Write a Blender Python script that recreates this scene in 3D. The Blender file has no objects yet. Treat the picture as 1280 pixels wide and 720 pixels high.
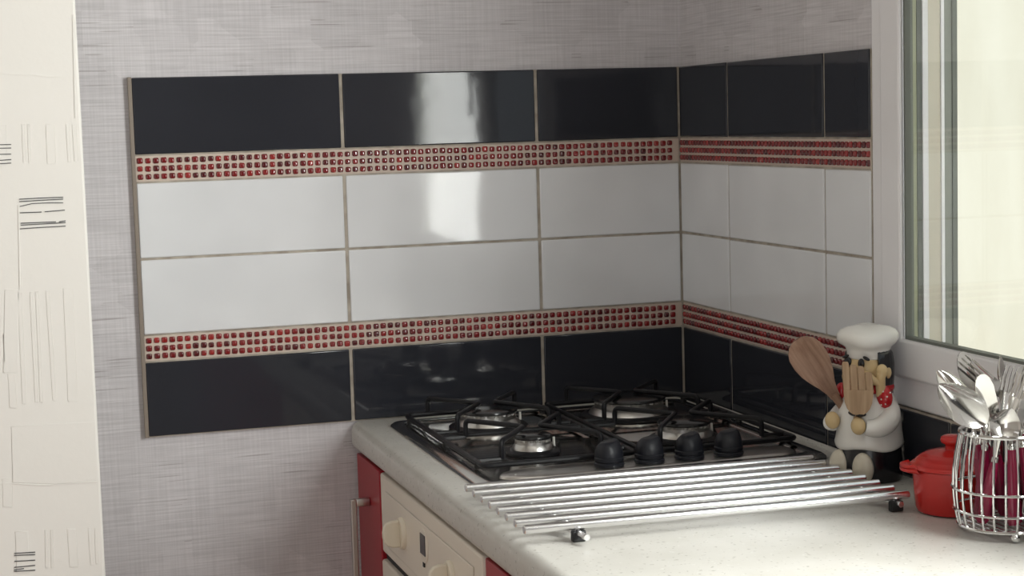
import bpy, bmesh, math, random
from mathutils import Vector, Matrix, Quaternion
random.seed(7)
S = bpy.context.scene
COL = S.collection
PI = math.pi
CZ = 0.90                                   # height of the worktop above the floor

# ------------------------------------------------------------------ camera
cam_d = bpy.data.cameras.new('camera'); cam = bpy.data.objects.new('camera', cam_d); COL.objects.link(cam)
cam_d.sensor_fit = 'HORIZONTAL'; cam_d.sensor_width = 36.0
cam_d.lens = 2153.574 / 1280 * 36.0
cam_d.clip_start = 0.05
R_ = ((0.9542241, -0.2977119, -0.0287051), (0.0564046, 0.0848704, 0.9947942), (0.2937259, 0.9508757, -0.0977777))
cam.matrix_world = Matrix(((R_[0][0], R_[1][0], -R_[2][0], -1.253124),
                           (R_[0][1], R_[1][1], -R_[2][1], -2.962711),
                           (R_[0][2], R_[1][2], -R_[2][2], 0.523034 + CZ),
                           (0, 0, 0, 1)))
S.camera = cam

# ------------------------------------------------------------------ world, sun, window light, exposure
w = bpy.data.worlds.new('sky'); S.world = w; w.use_nodes = True
bg = w.node_tree.nodes['Background']
bg.inputs['Color'].default_value = (0.80, 0.90, 1.0, 1); bg.inputs['Strength'].default_value = 0.9

def lamp(name, kind, loc, direction, energy, color, sx=None, sy=None, angle=None):
    d = bpy.data.lights.new(name, kind); o = bpy.data.objects.new(name, d); COL.objects.link(o)
    o.location = loc; o.rotation_euler = Vector(direction).to_track_quat('-Z', 'Y').to_euler()
    d.energy = energy; d.color = color
    if kind == 'AREA': d.shape = 'RECTANGLE'; d.size = sx; d.size_y = sy
    if angle: d.angle = angle
    return o
lamp('sun', 'SUN', (0, 0, 6), (0.5, 0.25, -0.83), 3.4, (1.0, 0.96, 0.88), angle=0.009)
# daylight through the second casement of the kitchen window
lamp('window_daylight', 'AREA', (0.020, -1.66, CZ + 0.675), (-1, 0, 0), 52.0, (0.985, 0.985, 0.98), 0.645, 1.02)
# soft fill added behind the camera to lift the worktop and unit fronts
lamp('added_rear_fill', 'AREA', (-2.5, -4.5, 1.35), (0.15, 1, 0), 17.0, (0.97, 0.98, 1.0), 1.7, 2.1)
S.view_settings.view_transform = 'Standard'; S.view_settings.look = 'None'
S.view_settings.exposure = 0.0; S.view_settings.gamma = 1.0
S.view_settings.use_curve_mapping = False

# ------------------------------------------------------------------ helpers
def tag(o, label=None, cat=None, group=None, kind=None):
    if label: o['label'] = label
    if cat: o['category'] = cat
    if group: o['group'] = group
    if kind: o['kind'] = kind
    return o

def empty(name, loc=(0, 0, 0), rz=0.0):
    o = bpy.data.objects.new(name, None); COL.objects.link(o); o.location = loc; o.rotation_euler = (0, 0, rz)
    o.empty_display_size = 0.02
    return o

class MB:
    def __init__(s): s.v = []; s.f = []
    def add(s, vs, fs, M=None):
        n = len(s.v)
        s.v += [tuple(M @ Vector(v)) if M else tuple(v) for v in vs]
        s.f += [tuple(i + n for i in f) for f in fs]
        return s
    def box(s, x0, x1, y0, y1, z0, z1, M=None):
        x0, x1 = sorted((x0, x1)); y0, y1 = sorted((y0, y1)); z0, z1 = sorted((z0, z1))
        return s.add([(x0, y0, z0), (x1, y0, z0), (x1, y1, z0), (x0, y1, z0), (x0, y0, z1), (x1, y0, z1), (x1, y1, z1), (x0, y1, z1)],
                     [(0, 3, 2, 1), (4, 5, 6, 7), (0, 1, 5, 4), (1, 2, 6, 5), (2, 3, 7, 6), (3, 0, 4, 7)], M)
    def lathe(s, prof, n=32, M=None, sx=1.0, sy=1.0):
        vs = []; fs = []
        m = len(prof)
        for r, z in prof:
            for i in range(n):
                a = 2 * PI * i / n; vs.append((r * math.cos(a) * sx, r * math.sin(a) * sy, z))
        for j in range(m - 1):
            for i in range(n):
                k = (i + 1) % n; fs.append((j * n + i, j * n + k, (j + 1) * n + k, (j + 1) * n + i))
        fs.append(tuple(reversed(range(n)))); fs.append(tuple((m - 1) * n + i for i in range(n)))
        return s.add(vs, fs, M)
    def ell(s, c, r, n=20, m=12, rot=None):
        M = Matrix.Translation(c) @ (rot.to_matrix().to_4x4() if rot else Matrix()) @ Matrix.Diagonal((r[0], r[1], r[2], 1))
        vs = [(0, 0, -1)]; fs = []
        for j in range(1, m):
            t = -PI / 2 + PI * j / m
            for i in range(n):
                a = 2 * PI * i / n; vs.append((math.cos(t) * math.cos(a), math.cos(t) * math.sin(a), math.sin(t)))
        vs.append((0, 0, 1)); L = len(vs) - 1
        for i in range(n):
            k = (i + 1) % n; fs.append((0, 1 + k, 1 + i)); fs.append((L, L - n + i, L - n + k))
            for j in range(m - 2): fs.append((1 + j * n + i, 1 + j * n + k, 1 + (j + 1) * n + k, 1 + (j + 1) * n + i))
        return s.add(vs, fs, M)
    def tube(s, pts, r, n=10, closed=False):
        pts = [Vector(p) for p in pts]; N = len(pts)
        rs = r if isinstance(r, (list, tuple)) else [r] * N
        T = []
        for i in range(N):
            a = pts[(i - 1) % N] if (closed or i > 0) else pts[i]
            b = pts[(i + 1) % N] if (closed or i < N - 1) else pts[i]
            T.append((b - a).normalized())
        u = T[0].orthogonal().normalized(); vs = []; fs = []
        for i in range(N):
            if i > 0:
                q = T[i - 1].rotation_difference(T[i]); u = q @ u
            u = (u - T[i] * u.dot(T[i])).normalized(); v = T[i].cross(u)
            for j in range(n):
                a = 2 * PI * j / n; vs.append(pts[i] + (u * math.cos(a) + v * math.sin(a)) * rs[i])
        for i in range(N if closed else N - 1):
            i2 = (i + 1) % N
            off = 0
            if closed and i == N - 1:
                off = min(range(n), key=lambda o: (vs[i * n] - vs[o]).length)
            for j in range(n):
                k = (j + 1) % n; fs.append((i * n + j, i * n + k, i2 * n + (k + off) % n, i2 * n + (j + off) % n))
        if not closed: fs.append(tuple(reversed(range(n)))); fs.append(tuple((N - 1) * n + i for i in range(n)))
        return s.add(vs, fs)
    def loft(s, loops, M=None, cap0=True, cap1=True):
        n = len(loops[0]); vs = [p for l in loops for p in l]; fs = []
        for j in range(len(loops) - 1):
            for i in range(n):
                k = (i + 1) % n; fs.append((j * n + i, j * n + k, (j + 1) * n + k, (j + 1) * n + i))
        if cap0: fs.append(tuple(reversed(range(n))))
        if cap1: fs.append(tuple((len(loops) - 1) * n + i for i in range(n)))
        return s.add(vs, fs, M)
    def mesh(s, name, bevel=0, seg=2, sharp=35, bang=30, soft=False):
        bm = bmesh.new(); vv = [bm.verts.new(v) for v in s.v]
        for f in s.f:
            try: bm.faces.new([vv[i] for i in f])
            except ValueError: pass
        bmesh.ops.recalc_face_normals(bm, faces=bm.faces)
        if bevel:
            ed = [e for e in bm.edges if len(e.link_faces) == 2 and e.calc_face_angle(0) > math.radians(bang)]
            bmesh.ops.bevel(bm, geom=ed, offset=bevel, segments=seg, affect='EDGES', profile=0.5)
        for f in bm.faces: f.smooth = True
        if bevel and not soft:
            big = 0.05 * max(f.calc_area() for f in bm.faces)
            for f in bm.faces:
                if f.calc_area() > big: f.smooth = False
        me = bpy.data.meshes.new(name); bm.to_mesh(me); bm.free()
        if not bevel or soft: me.set_sharp_from_angle(angle=math.radians(sharp))
        return me
    def build(s, name, mat, parent=None, bevel=0, seg=2, sharp=35, loc=None, bang=30, soft=False):
        me = s.mesh(name, bevel, seg, sharp, bang, soft); me.materials.append(mat)
        o = bpy.data.objects.new(name, me); COL.objects.link(o)
        if parent: o.parent = parent
        if loc: o.location = loc
        return o

def inst(name, me, parent, loc, rot=None):
    o = bpy.data.objects.new(name, me); COL.objects.link(o); o.parent = parent; o.location = loc
    if rot: o.rotation_euler = rot
    return o

def bez(p0, p1, p2, p3, n=12):
    p0, p1, p2, p3 = map(Vector, (p0, p1, p2, p3)); out = []
    for i in range(n + 1):
        t = i / n; out.append(p0 * (1 - t) ** 3 + p1 * 3 * t * (1 - t) ** 2 + p2 * 3 * t * t * (1 - t) + p3 * t ** 3)
    return out

def fillet(pts, r, n=5, closed=False):
    pts = [Vector(p) for p in pts]; out = []; N = len(pts)
    for i in range(N):
        if not closed and i in (0, N - 1): out.append(pts[i]); continue
        a, b, c = pts[i - 1], pts[i], pts[(i + 1) % N]
        d1 = min(r, (a - b).length * 0.45); d2 = min(r, (c - b).length * 0.45)
        s_, e_ = b + (a - b).normalized() * d1, b + (c - b).normalized() * d2
        for j in range(n + 1):
            t = j / n; out.append(s_ * (1 - t) ** 2 + b * 2 * t * (1 - t) + e_ * t * t)
    return out

def rrect(x0, x1, y0, y1, r, z, n=6):
    out = []
    for cx, cy, a0 in ((x1 - r, y1 - r, 0), (x0 + r, y1 - r, PI / 2), (x0 + r, y0 + r, PI), (x1 - r, y0 + r, 1.5 * PI)):
        for i in range(n + 1):
            a = a0 + PI / 2 * i / n; out.append((cx + r * math.cos(a), cy + r * math.sin(a), z))
    return out

# ------------------------------------------------------------------ materials
MATS = {}
def mat(name, color, rough=0.5, metal=0.0, ior=1.5, coat=0.0, spec=0.5):
    m = bpy.data.materials.new(name); m.use_nodes = True; b = m.node_tree.nodes['Principled BSDF']
    b.inputs['Base Color'].default_value = (*color, 1); b.inputs['Roughness'].default_value = rough
    b.inputs['Metallic'].default_value = metal; b.inputs['IOR'].default_value = ior
    b.inputs['Coat Weight'].default_value = coat; b.inputs['Specular IOR Level'].default_value = spec
    MATS[name] = m
    return m
def N(m, t, **kw):
    n = m.node_tree.nodes.new(t)
    for k, v in kw.items():
        if k in n.inputs.keys(): n.inputs[k].default_value = v
        else: setattr(n, k, v)
    return n
def L(m, a, b): m.node_tree.links.new(a, b)
def B(m): return m.node_tree.nodes['Principled BSDF']
def pos_vec(m, scale, obj=True):
    tc = N(m, 'ShaderNodeTexCoord'); mp = N(m, 'ShaderNodeMapping'); mp.inputs['Scale'].default_value = scale
    L(m, tc.outputs['Object'] if obj else tc.outputs['Generated'], mp.inputs['Vector']); return mp.outputs['Vector']
def ramp(m, fac, stops):
    r = N(m, 'ShaderNodeValToRGB'); e = r.color_ramp.elements
    while len(e) < len(stops): e.new(0.5)
    for i, (p, c) in enumerate(stops): e[i].position = p; e[i].color = (*c, 1)
    L(m, fac, r.inputs['Fac']); return r.outputs['Color']
def mixc(m, fac, a, b, mode='MIX'):
    n = N(m, 'ShaderNodeMix', data_type='RGBA', blend_type=mode)
    for sock, v in ((n.inputs[0], fac), (n.inputs[6], a), (n.inputs[7], b)):
        if isinstance(v, (int, float)): sock.default_value = v
        elif isinstance(v, tuple): sock.default_value = (*v, 1)
        else: L(m, v, sock)
    return n.outputs[2]
def bump(m, height, strength, dist):
    b = N(m, 'ShaderNodeBump'); b.inputs['Strength'].default_value = strength; b.inputs['Distance'].default_value = dist
    L(m, height, b.inputs['Height']); L(m, b.outputs['Normal'], B(m).inputs['Normal']); return b

# grey woven-look wallpaper
def wallpaper():
    m = mat('grey_wallpaper', (0.46, 0.45, 0.46), 0.75, spec=0.25)
    tc = N(m, 'ShaderNodeTexCoord'); sp = N(m, 'ShaderNodeSeparateXYZ'); L(m, tc.outputs['Object'], sp.inputs[0])
    ad = N(m, 'ShaderNodeMath', operation='ADD'); L(m, sp.outputs['X'], ad.inputs[0]); L(m, sp.outputs['Y'], ad.inputs[1])
    cb = N(m, 'ShaderNodeCombineXYZ'); L(m, ad.outputs[0], cb.inputs['X']); L(m, sp.outputs['Z'], cb.inputs['Y'])
    def nz(sx, sz, detail=2, scale=1.0, off=0):
        mp = N(m, 'ShaderNodeMapping'); mp.inputs['Scale'].default_value = (sx, sz, 1); mp.inputs['Location'].default_value = (off, off, 0)
        L(m, cb.outputs[0], mp.inputs['Vector'])
        n = N(m, 'ShaderNodeTexNoise'); n.inputs['Scale'].default_value = scale; n.inputs['Detail'].default_value = detail
        L(m, mp.outputs[0], n.inputs['Vector']); return n.outputs['Fac']
    base = ramp(m, nz(9, 330, 3), [(0.30, (0.525, 0.505, 0.525)), (0.5, (0.595, 0.573, 0.595)), (0.72, (0.665, 0.643, 0.665))])
    vert = ramp(m, nz(260, 7, 2, 1, 3), [(0.3, (0.90, 0.90, 0.90)), (0.7, (1.05, 1.05, 1.05))])
    c = mixc(m, 0.7, base, vert, 'MULTIPLY')
    # blocks of darker dashes
    dash = ramp(m, nz(7, 260, 1, 1, 11), [(0.66, (0, 0, 0)), (0.71, (1, 1, 1))])
    mp = N(m, 'ShaderNodeMapping'); mp.inputs['Scale'].default_value = (13, 17, 1); L(m, cb.outputs[0], mp.inputs['Vector'])
    vo = N(m, 'ShaderNodeTexVoronoi', distance='CHEBYCHEV'); vo.inputs['Scale'].default_value = 1.0; L(m, mp.outputs[0], vo.inputs['Vector'])
    sx = N(m, 'ShaderNodeSeparateColor'); L(m, vo.outputs['Color'], sx.inputs[0])
    blk = ramp(m, sx.outputs[0], [(0.45, (0, 0, 0)), (0.6, (1, 1, 1))])
    mask = mixc(m, 1.0, dash, blk, 'MULTIPLY')
    c = mixc(m, mask, c, mixc(m, 1.0, c, (0.72, 0.70, 0.70), 'MULTIPLY'))
    tone = ramp(m, sx.outputs[1], [(0.0, (0.95, 0.95, 0.95)), (1.0, (1.04, 1.04, 1.04))])
    c = mixc(m, 1.0, c, tone, 'MULTIPLY')
    L(m, c, B(m).inputs['Base Color'])
    bump(m, nz(9, 330, 3), 0.25, 0.001)
    return m
GREY = wallpaper()

def tile_mat(name, col, ior, rough, wav):
    m = mat(name, col, rough, 0, ior)
    tc = N(m, 'ShaderNodeTexCoord'); n = N(m, 'ShaderNodeTexNoise'); n.inputs['Scale'].default_value = 9; n.inputs['Detail'].default_value = 2.5
    oi = N(m, 'ShaderNodeObjectInfo'); vm = N(m, 'ShaderNodeVectorMath', operation='ADD')
    L(m, tc.outputs['Object'], vm.inputs[0]); L(m, oi.outputs['Location'], vm.inputs[1]); L(m, vm.outputs[0], n.inputs['Vector'])
    bump(m, n.outputs['Fac'], wav, 0.004)
    n2 = N(m, 'ShaderNodeTexNoise'); n2.inputs['Scale'].default_value = 5; L(m, vm.outputs[0], n2.inputs['Vector'])
    a = tuple(c * 0.93 for c in col); b = tuple(min(1, c * 1.05) for c in col)
    L(m, ramp(m, n2.outputs['Fac'], [(0.3, a), (0.7, b)]), B(m).inputs['Base Color'])
    return m
WHITE_TILE = tile_mat('white_glazed_tile', (0.77, 0.78, 0.805), 1.42, 0.06, 0.10)
BLACK_TILE = tile_mat('black_glazed_tile', (0.028, 0.030, 0.038), 1.44, 0.06, 0.10)

GROUT = mat('beige_grout', (0.36, 0.30, 0.24), 0.9)
n = N(GROUT, 'ShaderNodeTexNoise'); n.inputs['Scale'].default_value = 40; L(GROUT, pos_vec(GROUT, (1, 1, 1)), n.inputs['Vector'])
L(GROUT, ramp(GROUT, n.outputs['Fac'], [(0.3, (0.31, 0.27, 0.225)), (0.7, (0.50, 0.45, 0.385))]), B(GROUT).inputs['Base Color'])
STRIP = mat('mosaic_mesh_backing', (0.60, 0.50, 0.43), 0.6)
EDGE_TRIM = mat('taupe_tile_trim', (0.24, 0.20, 0.165), 0.45)

def bead_mat(name, island):
    m = mat(name, (0.3, 0.02, 0.02), 0.09, 0, 1.5, 0.6)
    if island: g = N(m, 'ShaderNodeNewGeometry'); out = g.outputs['Random Per Island']
    else: g = N(m, 'ShaderNodeObjectInfo'); out = g.outputs['Random']
    L(m, ramp(m, out, [(0.0, (0.075, 0.004, 0.007)), (0.3, (0.15, 0.007, 0.010)), (0.8, (0.23, 0.011, 0.013)), (1.0, (0.33, 0.022, 0.020))]), B(m).inputs['Base Color'])
    return m
BEAD = bead_mat('red_glass_bead', False); BEAD_I = bead_mat('red_glass_bead_small', True)

CREAM = mat('cream_textured_paper', (0.80, 0.78, 0.745), 0.8, spec=0.2)
n = N(CREAM, 'ShaderNodeTexNoise'); n.inputs['Scale'].default_value = 55; n.inputs['Detail'].default_value = 5; L(CREAM, pos_vec(CREAM, (1, 1, 1)), n.inputs['Vector'])
bump(CREAM, n.outputs['Fac'], 0.35, 0.0012)
INK = mat('grey_ink_line', (0.10, 0.10, 0.10), 0.8)
PLASTER = mat('white_plaster', (0.58, 0.56, 0.53), 0.85)
n = N(PLASTER, 'ShaderNodeTexNoise'); n.inputs['Scale'].default_value = 30; L(PLASTER, pos_vec(PLASTER, (1, 1, 1)), n.inputs['Vector']); bump(PLASTER, n.outputs['Fac'], 0.2, 0.001)
FLOOR = mat('terracotta_floor_tile', (0.30, 0.28, 0.26), 0.35)
br = N(FLOOR, 'ShaderNodeTexBrick'); br.inputs['Scale'].default_value = 3; br.offset = 0; br.inputs['Color1'].default_value = (0.62, 0.42, 0.31, 1); br.inputs['Color2'].default_value = (0.56, 0.37, 0.27, 1)
br.inputs['Mortar'].default_value = (0.16, 0.15, 0.14, 1); br.inputs['Brick Width'].default_value = 1; br.inputs['Row Height'].default_value = 1; br.inputs['Mortar Size'].default_value = 0.01
L(FLOOR, pos_vec(FLOOR, (1, 1, 1)), br.inputs['Vector']); L(FLOOR, br.outputs['Color'], B(FLOOR).inputs['Base Color'])

# speckled off-white worktop
WORKTOP = mat('speckled_worktop', (0.66, 0.63, 0.57), 0.32)
def _wt():
    m = WORKTOP; v = pos_vec(m, (1, 1, 1))
    a = N(m, 'ShaderNodeTexNoise'); a.inputs['Scale'].default_value = 150; a.inputs['Detail'].default_value = 1.5; L(m, v, a.inputs['Vector'])
    b = N(m, 'ShaderNodeTexNoise'); b.inputs['Scale'].default_value = 120; b.inputs['Detail'].default_value = 1; L(m, v, b.inputs['Vector'])
    d = N(m, 'ShaderNodeTexNoise'); d.inputs['Scale'].default_value = 18; d.inputs['Detail'].default_value = 3; L(m, v, d.inputs['Vector'])
    base = ramp(m, d.outputs['Fac'], [(0.3, (0.54, 0.525, 0.49)), (0.7, (0.59, 0.575, 0.545))])
    s1 = ramp(m, a.outputs['Fac'], [(0.645, (0, 0, 0)), (0.70, (1, 1, 1))]); s2 = ramp(m, b.outputs['Fac'], [(0.68, (0, 0, 0)), (0.74, (1, 1, 1))])
    c = mixc(m, s1, base, (0.38, 0.365, 0.335)); c = mixc(m, s2, c, (0.63, 0.62, 0.59))
    L(m, c, B(m).inputs['Base Color'])
_wt()
RED_CAB = mat('red_lacquer', (0.34, 0.010, 0.020), 0.30, spec=0.3)
CARCASS = mat('cabinet_carcass', (0.55, 0.53, 0.50), 0.6)
OVEN_CREAM = mat('cream_enamel', (0.80, 0.73, 0.64), 0.35)
OVEN_KNOB = mat('cream_plastic', (0.84, 0.77, 0.64), 0.4)
DARK_GLASS = mat('dark_display_glass', (0.06, 0.06, 0.065), 0.12)
BLACK_GAP = mat('black_rubber', (0.012, 0.012, 0.013), 0.6)
STEEL = mat('polished_steel', (0.62, 0.60, 0.57), 0.10, 1.0)
n = N(STEEL, 'ShaderNodeTexNoise'); n.inputs['Scale'].default_value = 4; n.inputs['Detail'].default_value = 6; L(STEEL, pos_vec(STEEL, (1, 30, 1)), n.inputs['Vector'])
mr = N(STEEL, 'ShaderNodeMapRange'); mr.inputs['To Min'].default_value = 0.05; mr.inputs['To Max'].default_value = 0.20; L(STEEL, n.outputs['Fac'], mr.inputs['Value']); L(STEEL, mr.outputs[0], B(STEEL).inputs['Roughness'])
BRUSHED = mat('brushed_steel', (0.58, 0.56, 0.54), 0.32, 1.0)
CHROME = mat('chrome', (0.80, 0.80, 0.80), 0.10, 1.0)
RACKBAR = mat('satin_chrome_bar', (0.78, 0.78, 0.79), 0.22, 1.0)
ALU = mat('burner_aluminium', (0.60, 0.59, 0.57), 0.30, 1.0)
ENAMEL = mat('black_enamel', (0.007, 0.007, 0.009), 0.38, spec=0.3)
CAP = mat('satin_black_cap', (0.012, 0.012, 0.013), 0.20, 0.0, 1.5)
KNOB = mat('dark_blue_black_plastic', (0.008, 0.009, 0.014), 0.40, spec=0.35)
PVC = mat('white_pvc', (0.82, 0.81, 0.83), 0.35)
GASKET = mat('grey_gasket', (0.16, 0.17, 0.15), 0.6)
REFRACTION_TINT = mat('olive_painted_refraction', (0.42, 0.43, 0.30), 0.5)  # outdoor green refracted at the glass edge, put into a strip's colour
GUIDE = mat('grey_shutter_guide', (0.24, 0.25, 0.22), 0.5)
REVEAL = mat('beige_reveal', (0.60, 0.56, 0.47), 0.8)
EXT = mat('cream_render', (0.83, 0.80, 0.64), 0.9, spec=0.1)
n = N(EXT, 'ShaderNodeTexNoise'); n.inputs['Scale'].default_value = 3.0; n.inputs['Detail'].default_value = 6; L(EXT, pos_vec(EXT, (1, 1.6, 0.6)), n.inputs['Vector'])
L(EXT, ramp(EXT, n.outputs['Fac'], [(0.3, (0.80, 0.755, 0.63)), (0.65, (0.86, 0.82, 0.70))]), B(EXT).inputs['Base Color'])
GRASS = mat('pale_paving', (0.40, 0.38, 0.36), 0.9)
LEAF = mat('hedge_leaf', (0.12, 0.20, 0.05), 0.6)
GLASS = bpy.data.materials.new('window_glass'); GLASS.use_nodes = True
def _gl():
    nt = GLASS.node_tree; nt.nodes.clear(); o = nt.nodes.new('ShaderNodeOutputMaterial'); mx = nt.nodes.new('ShaderNodeMixShader')
    t = nt.nodes.new('ShaderNodeBsdfTransparent'); g = nt.nodes.new('ShaderNodeBsdfGlossy')
    g.inputs['Roughness'].default_value = 0.02
    t.inputs[0].default_value = (0.97, 0.98, 0.96, 1)
    ge = nt.nodes.new('ShaderNodeNewGeometry'); dt = nt.nodes.new('ShaderNodeVectorMath'); dt.operation = 'DOT_PRODUCT'
    nt.links.new(ge.outputs['Normal'], dt.inputs[0]); nt.links.new(ge.outputs['Incoming'], dt.inputs[1])
    def mth(op, a_, b_=None):
        n_ = nt.nodes.new('ShaderNodeMath'); n_.operation = op
        for i, v in ((0, a_), (1, b_)):
            if v is None: continue
            if isinstance(v, (int, float)): n_.inputs[i].default_value = v
            else: nt.links.new(v, n_.inputs[i])
        return n_.outputs[0]
    # Schlick reflectance of a thin pane, the same from both sides
    r = mth('ADD', mth('MULTIPLY', mth('POWER', mth('SUBTRACT', 1.0, mth('ABSOLUTE', dt.outputs['Value'])), 5.0), 0.96), 0.04)
    nt.links.new(r, mx.inputs[0]); nt.links.new(t.outputs[0], mx.inputs[1]); nt.links.new(g.outputs[0], mx.inputs[2]); nt.links.new(mx.outputs[0], o.inputs[0])
_gl()
POT_RED = mat('red_stoneware_glaze', (0.50, 0.022, 0.018), 0.22)
BURGUNDY = mat('burgundy_plastic', (0.20, 0.006, 0.035), 0.25)
CUTLERY = mat('cutlery_steel', (0.72, 0.71, 0.69), 0.13, 1.0)
def wood(name, a, b):
    m = mat(name, a, 0.6)
    n = N(m, 'ShaderNodeTexNoise'); n.inputs['Scale'].default_value = 60; n.inputs['Detail'].default_value = 4; L(m, pos_vec(m, (3, 3, 0.25)), n.inputs['Vector'])
    L(m, ramp(m, n.outputs['Fac'], [(0.3, a), (0.7, b)]), B(m).inputs['Base Color']); bump(m, n.outputs['Fac'], 0.2, 0.0006)
    return m
WOOD_FORK = wood('light_wood', (0.30, 0.185, 0.10), (0.45, 0.31, 0.19))
WOOD_SPOON = wood('brown_wood', (0.20, 0.105, 0.065), (0.33, 0.20, 0.135))
C_WHITE = mat('white_ceramic', (0.78, 0.76, 0.72), 0.22)
C_CREAM = mat('cream_ceramic', (0.62, 0.57, 0.47), 0.3)
C_SKIN = mat('skin_tone_ceramic', (0.66, 0.49, 0.26), 0.25)
C_BLACK = mat('black_ceramic', (0.010, 0.010, 0.013), 0.2)
C_RED = mat('red_ceramic', (0.50, 0.016, 0.022), 0.2)

# ------------------------------------------------------------------ levels and joints (metres)
H, W_, MZ = 0.130, 0.35477, 0.04453
Z6 = CZ; Z5 = Z6 + H; Z4 = Z5 + MZ; Z3 = Z4 + H; Z2 = Z3 + H; Z1 = Z2 + MZ; Z0 = Z1 + H
C2 = -0.28541; C1 = C2 - W_; C0 = C1 - W_
R1 = -0.22121; R2 = R1 - W_; R3 = -0.7193; R4 = R2 - W_
WIN_Y0, WIN_Y1, WIN_Z0, WIN_Z1 = R3, -2.05, CZ + 0.0985, CZ + 1.25
WT = 0.0905
RX0, RY0, RZ = -3.6, -4.6, 2.5

# ------------------------------------------------------------------ room shell
def struct(o, label, cat): return tag(o, label, cat, kind='structure')
struct(MB().box(RX0 - 0.2, WT, RY0 - 0.2, 0.2, -0.1, 0).build('floor', FLOOR), 'terracotta tiled kitchen floor below the units', 'floor')
struct(MB().box(RX0 - 0.2, WT, RY0 - 0.2, 0.2, RZ, RZ + 0.15).build('ceiling', PLASTER), 'plain white plaster ceiling of the kitchen', 'ceiling')
wall_back = struct(MB().box(RX0 - 0.2, WT, 0, 0.2, 0, RZ).build('wall_back', GREY), 'grey woven-look papered wall behind the hob with tiled splashback', 'wall')
m = MB()
m.box(0, WT, WIN_Y0, 0, 0, RZ); m.box(0, WT, RY0, WIN_Y1, 0, RZ)
m.box(0, WT, WIN_Y1, WIN_Y0, 0, WIN_Z0); m.box(0, WT, WIN_Y1, WIN_Y0, WIN_Z1, RZ)
wall_right = struct(m.build('wall_right', GREY), 'shaded grey papered wall with the window opening and tiles', 'wall')
struct(MB().box(RX0 - 0.2, RX0, RY0, 0, 0, RZ).build('wall_far_side', PLASTER), 'white plaster wall opposite the kitchen window', 'wall')
struct(MB().box(RX0 - 0.2, WT, RY0 - 0.2, RY0, 0, RZ).build('wall_front', PLASTER), 'white plaster wall facing the tiled splashback', 'wall')

# ------------------------------------------------------------------ cream papered wall on the left, embossed
PX = -1.0965; PY = -0.30
wall_left = struct(MB().box(RX0, PX, PY, -0.0005, 0, RZ).build('wall_left', CREAM, bevel=0.004), 'cream papered wall with embossed bars and thin ink dashes', 'wall')
def px_panel(x, y):
    # pixel of the photograph -> point on the plane y = PY
    d = [(x - 640) / 2153.574, -(y - 360) / 2153.574, 1]
    v = [sum(d[i] * R_[i][j] for i in range(3)) for j in range(3)]
    t = (PY + 2.962711) / v[1]
    return (-1.253124 + t * v[0], 0.523034 + CZ + t * v[2])
def emboss(name, quad, th, material=CREAM, bv=0.0006):
    pts = [px_panel(*q) for q in quad]
    mb = MB(); n_ = len(pts)
    mb.loft([[(p[0], PY, p[1]) for p in pts], [(p[0], PY - th, p[1]) for p in pts]])
    return mb.build(name, material, wall_left, bevel=bv, seg=1)
def bar(x0, x1, y0, y1, dx=0, th=0.0005): emboss('embossed_bar', [(x0, y0), (x1, y0), (x1 + dx, y1), (x0 + dx, y1)], th)
for a in [(-6, 8, 156, 205, 1), (27, 31, 155, 204, 2), (34, 37, 155, 204, 2), (57, 68, 155, 205, 2), (82, 86, 155, 203, 3), (90, 95, 156, 202, 3),
          (22, 27, 365, 505, 6), (37, 41, 365, 503, 7), (44, 48, 364, 503, 6), (57, 62, 363, 501, 9), (79, 91, 360, 502, 6),
          (6, 24, 362, 466, -2), (10, 19, 467, 510, 2), (3, 15, 598, 634, 1),
          (19, 35, 664, 716, 2), (56, 60, 662, 710, 1), (63, 66, 662, 710, 1), (84, 95, 661, 709, 3), (110, 114, 660, 706, 3), (118, 121, 660, 705, 2)]:
    for rp in (0, -168, -336): bar(a[0] + rp, a[1] + rp, *a[2:])       # the paper's motif repeats along the wall
# torn-paper seams and framed patch
def seam(pts, wd=1.2, th=0.0009):
    up = [(x, y - wd / 2) for x, y in pts]; dn = [(x, y + wd / 2) for x, y in reversed(pts)]
    emboss('paper_seam', up + dn, th, bv=0)
seam([(-12, 91), (6, 92), (22, 93.5), (40, 93.2), (58, 95.8), (75, 96), (92, 94.5)])
seam([(-12, 605), (14, 604), (40, 606), (62, 606.5), (90, 604), (122, 602)])
emboss('torn_paper_patch', [(14, 533), (60, 530), (119, 527), (121, 600), (70, 605), (16, 603)], 0.0007)
emboss('torn_paper_patch', [(22, 257), (24, 256), (26, 362), (24, 363)], 0.0009)
emboss('torn_paper_patch', [(90, 18), (93, 18), (96, 148), (93, 148)], 0.0009)
def dash(pts, wd=1.0):
    up = [(x, y - wd / 2) for x, y in pts]; dn = [(x, y + wd / 2) for x, y in reversed(pts)]
    emboss('ink_dash', up + dn, 0.0014, INK, bv=0)
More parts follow.
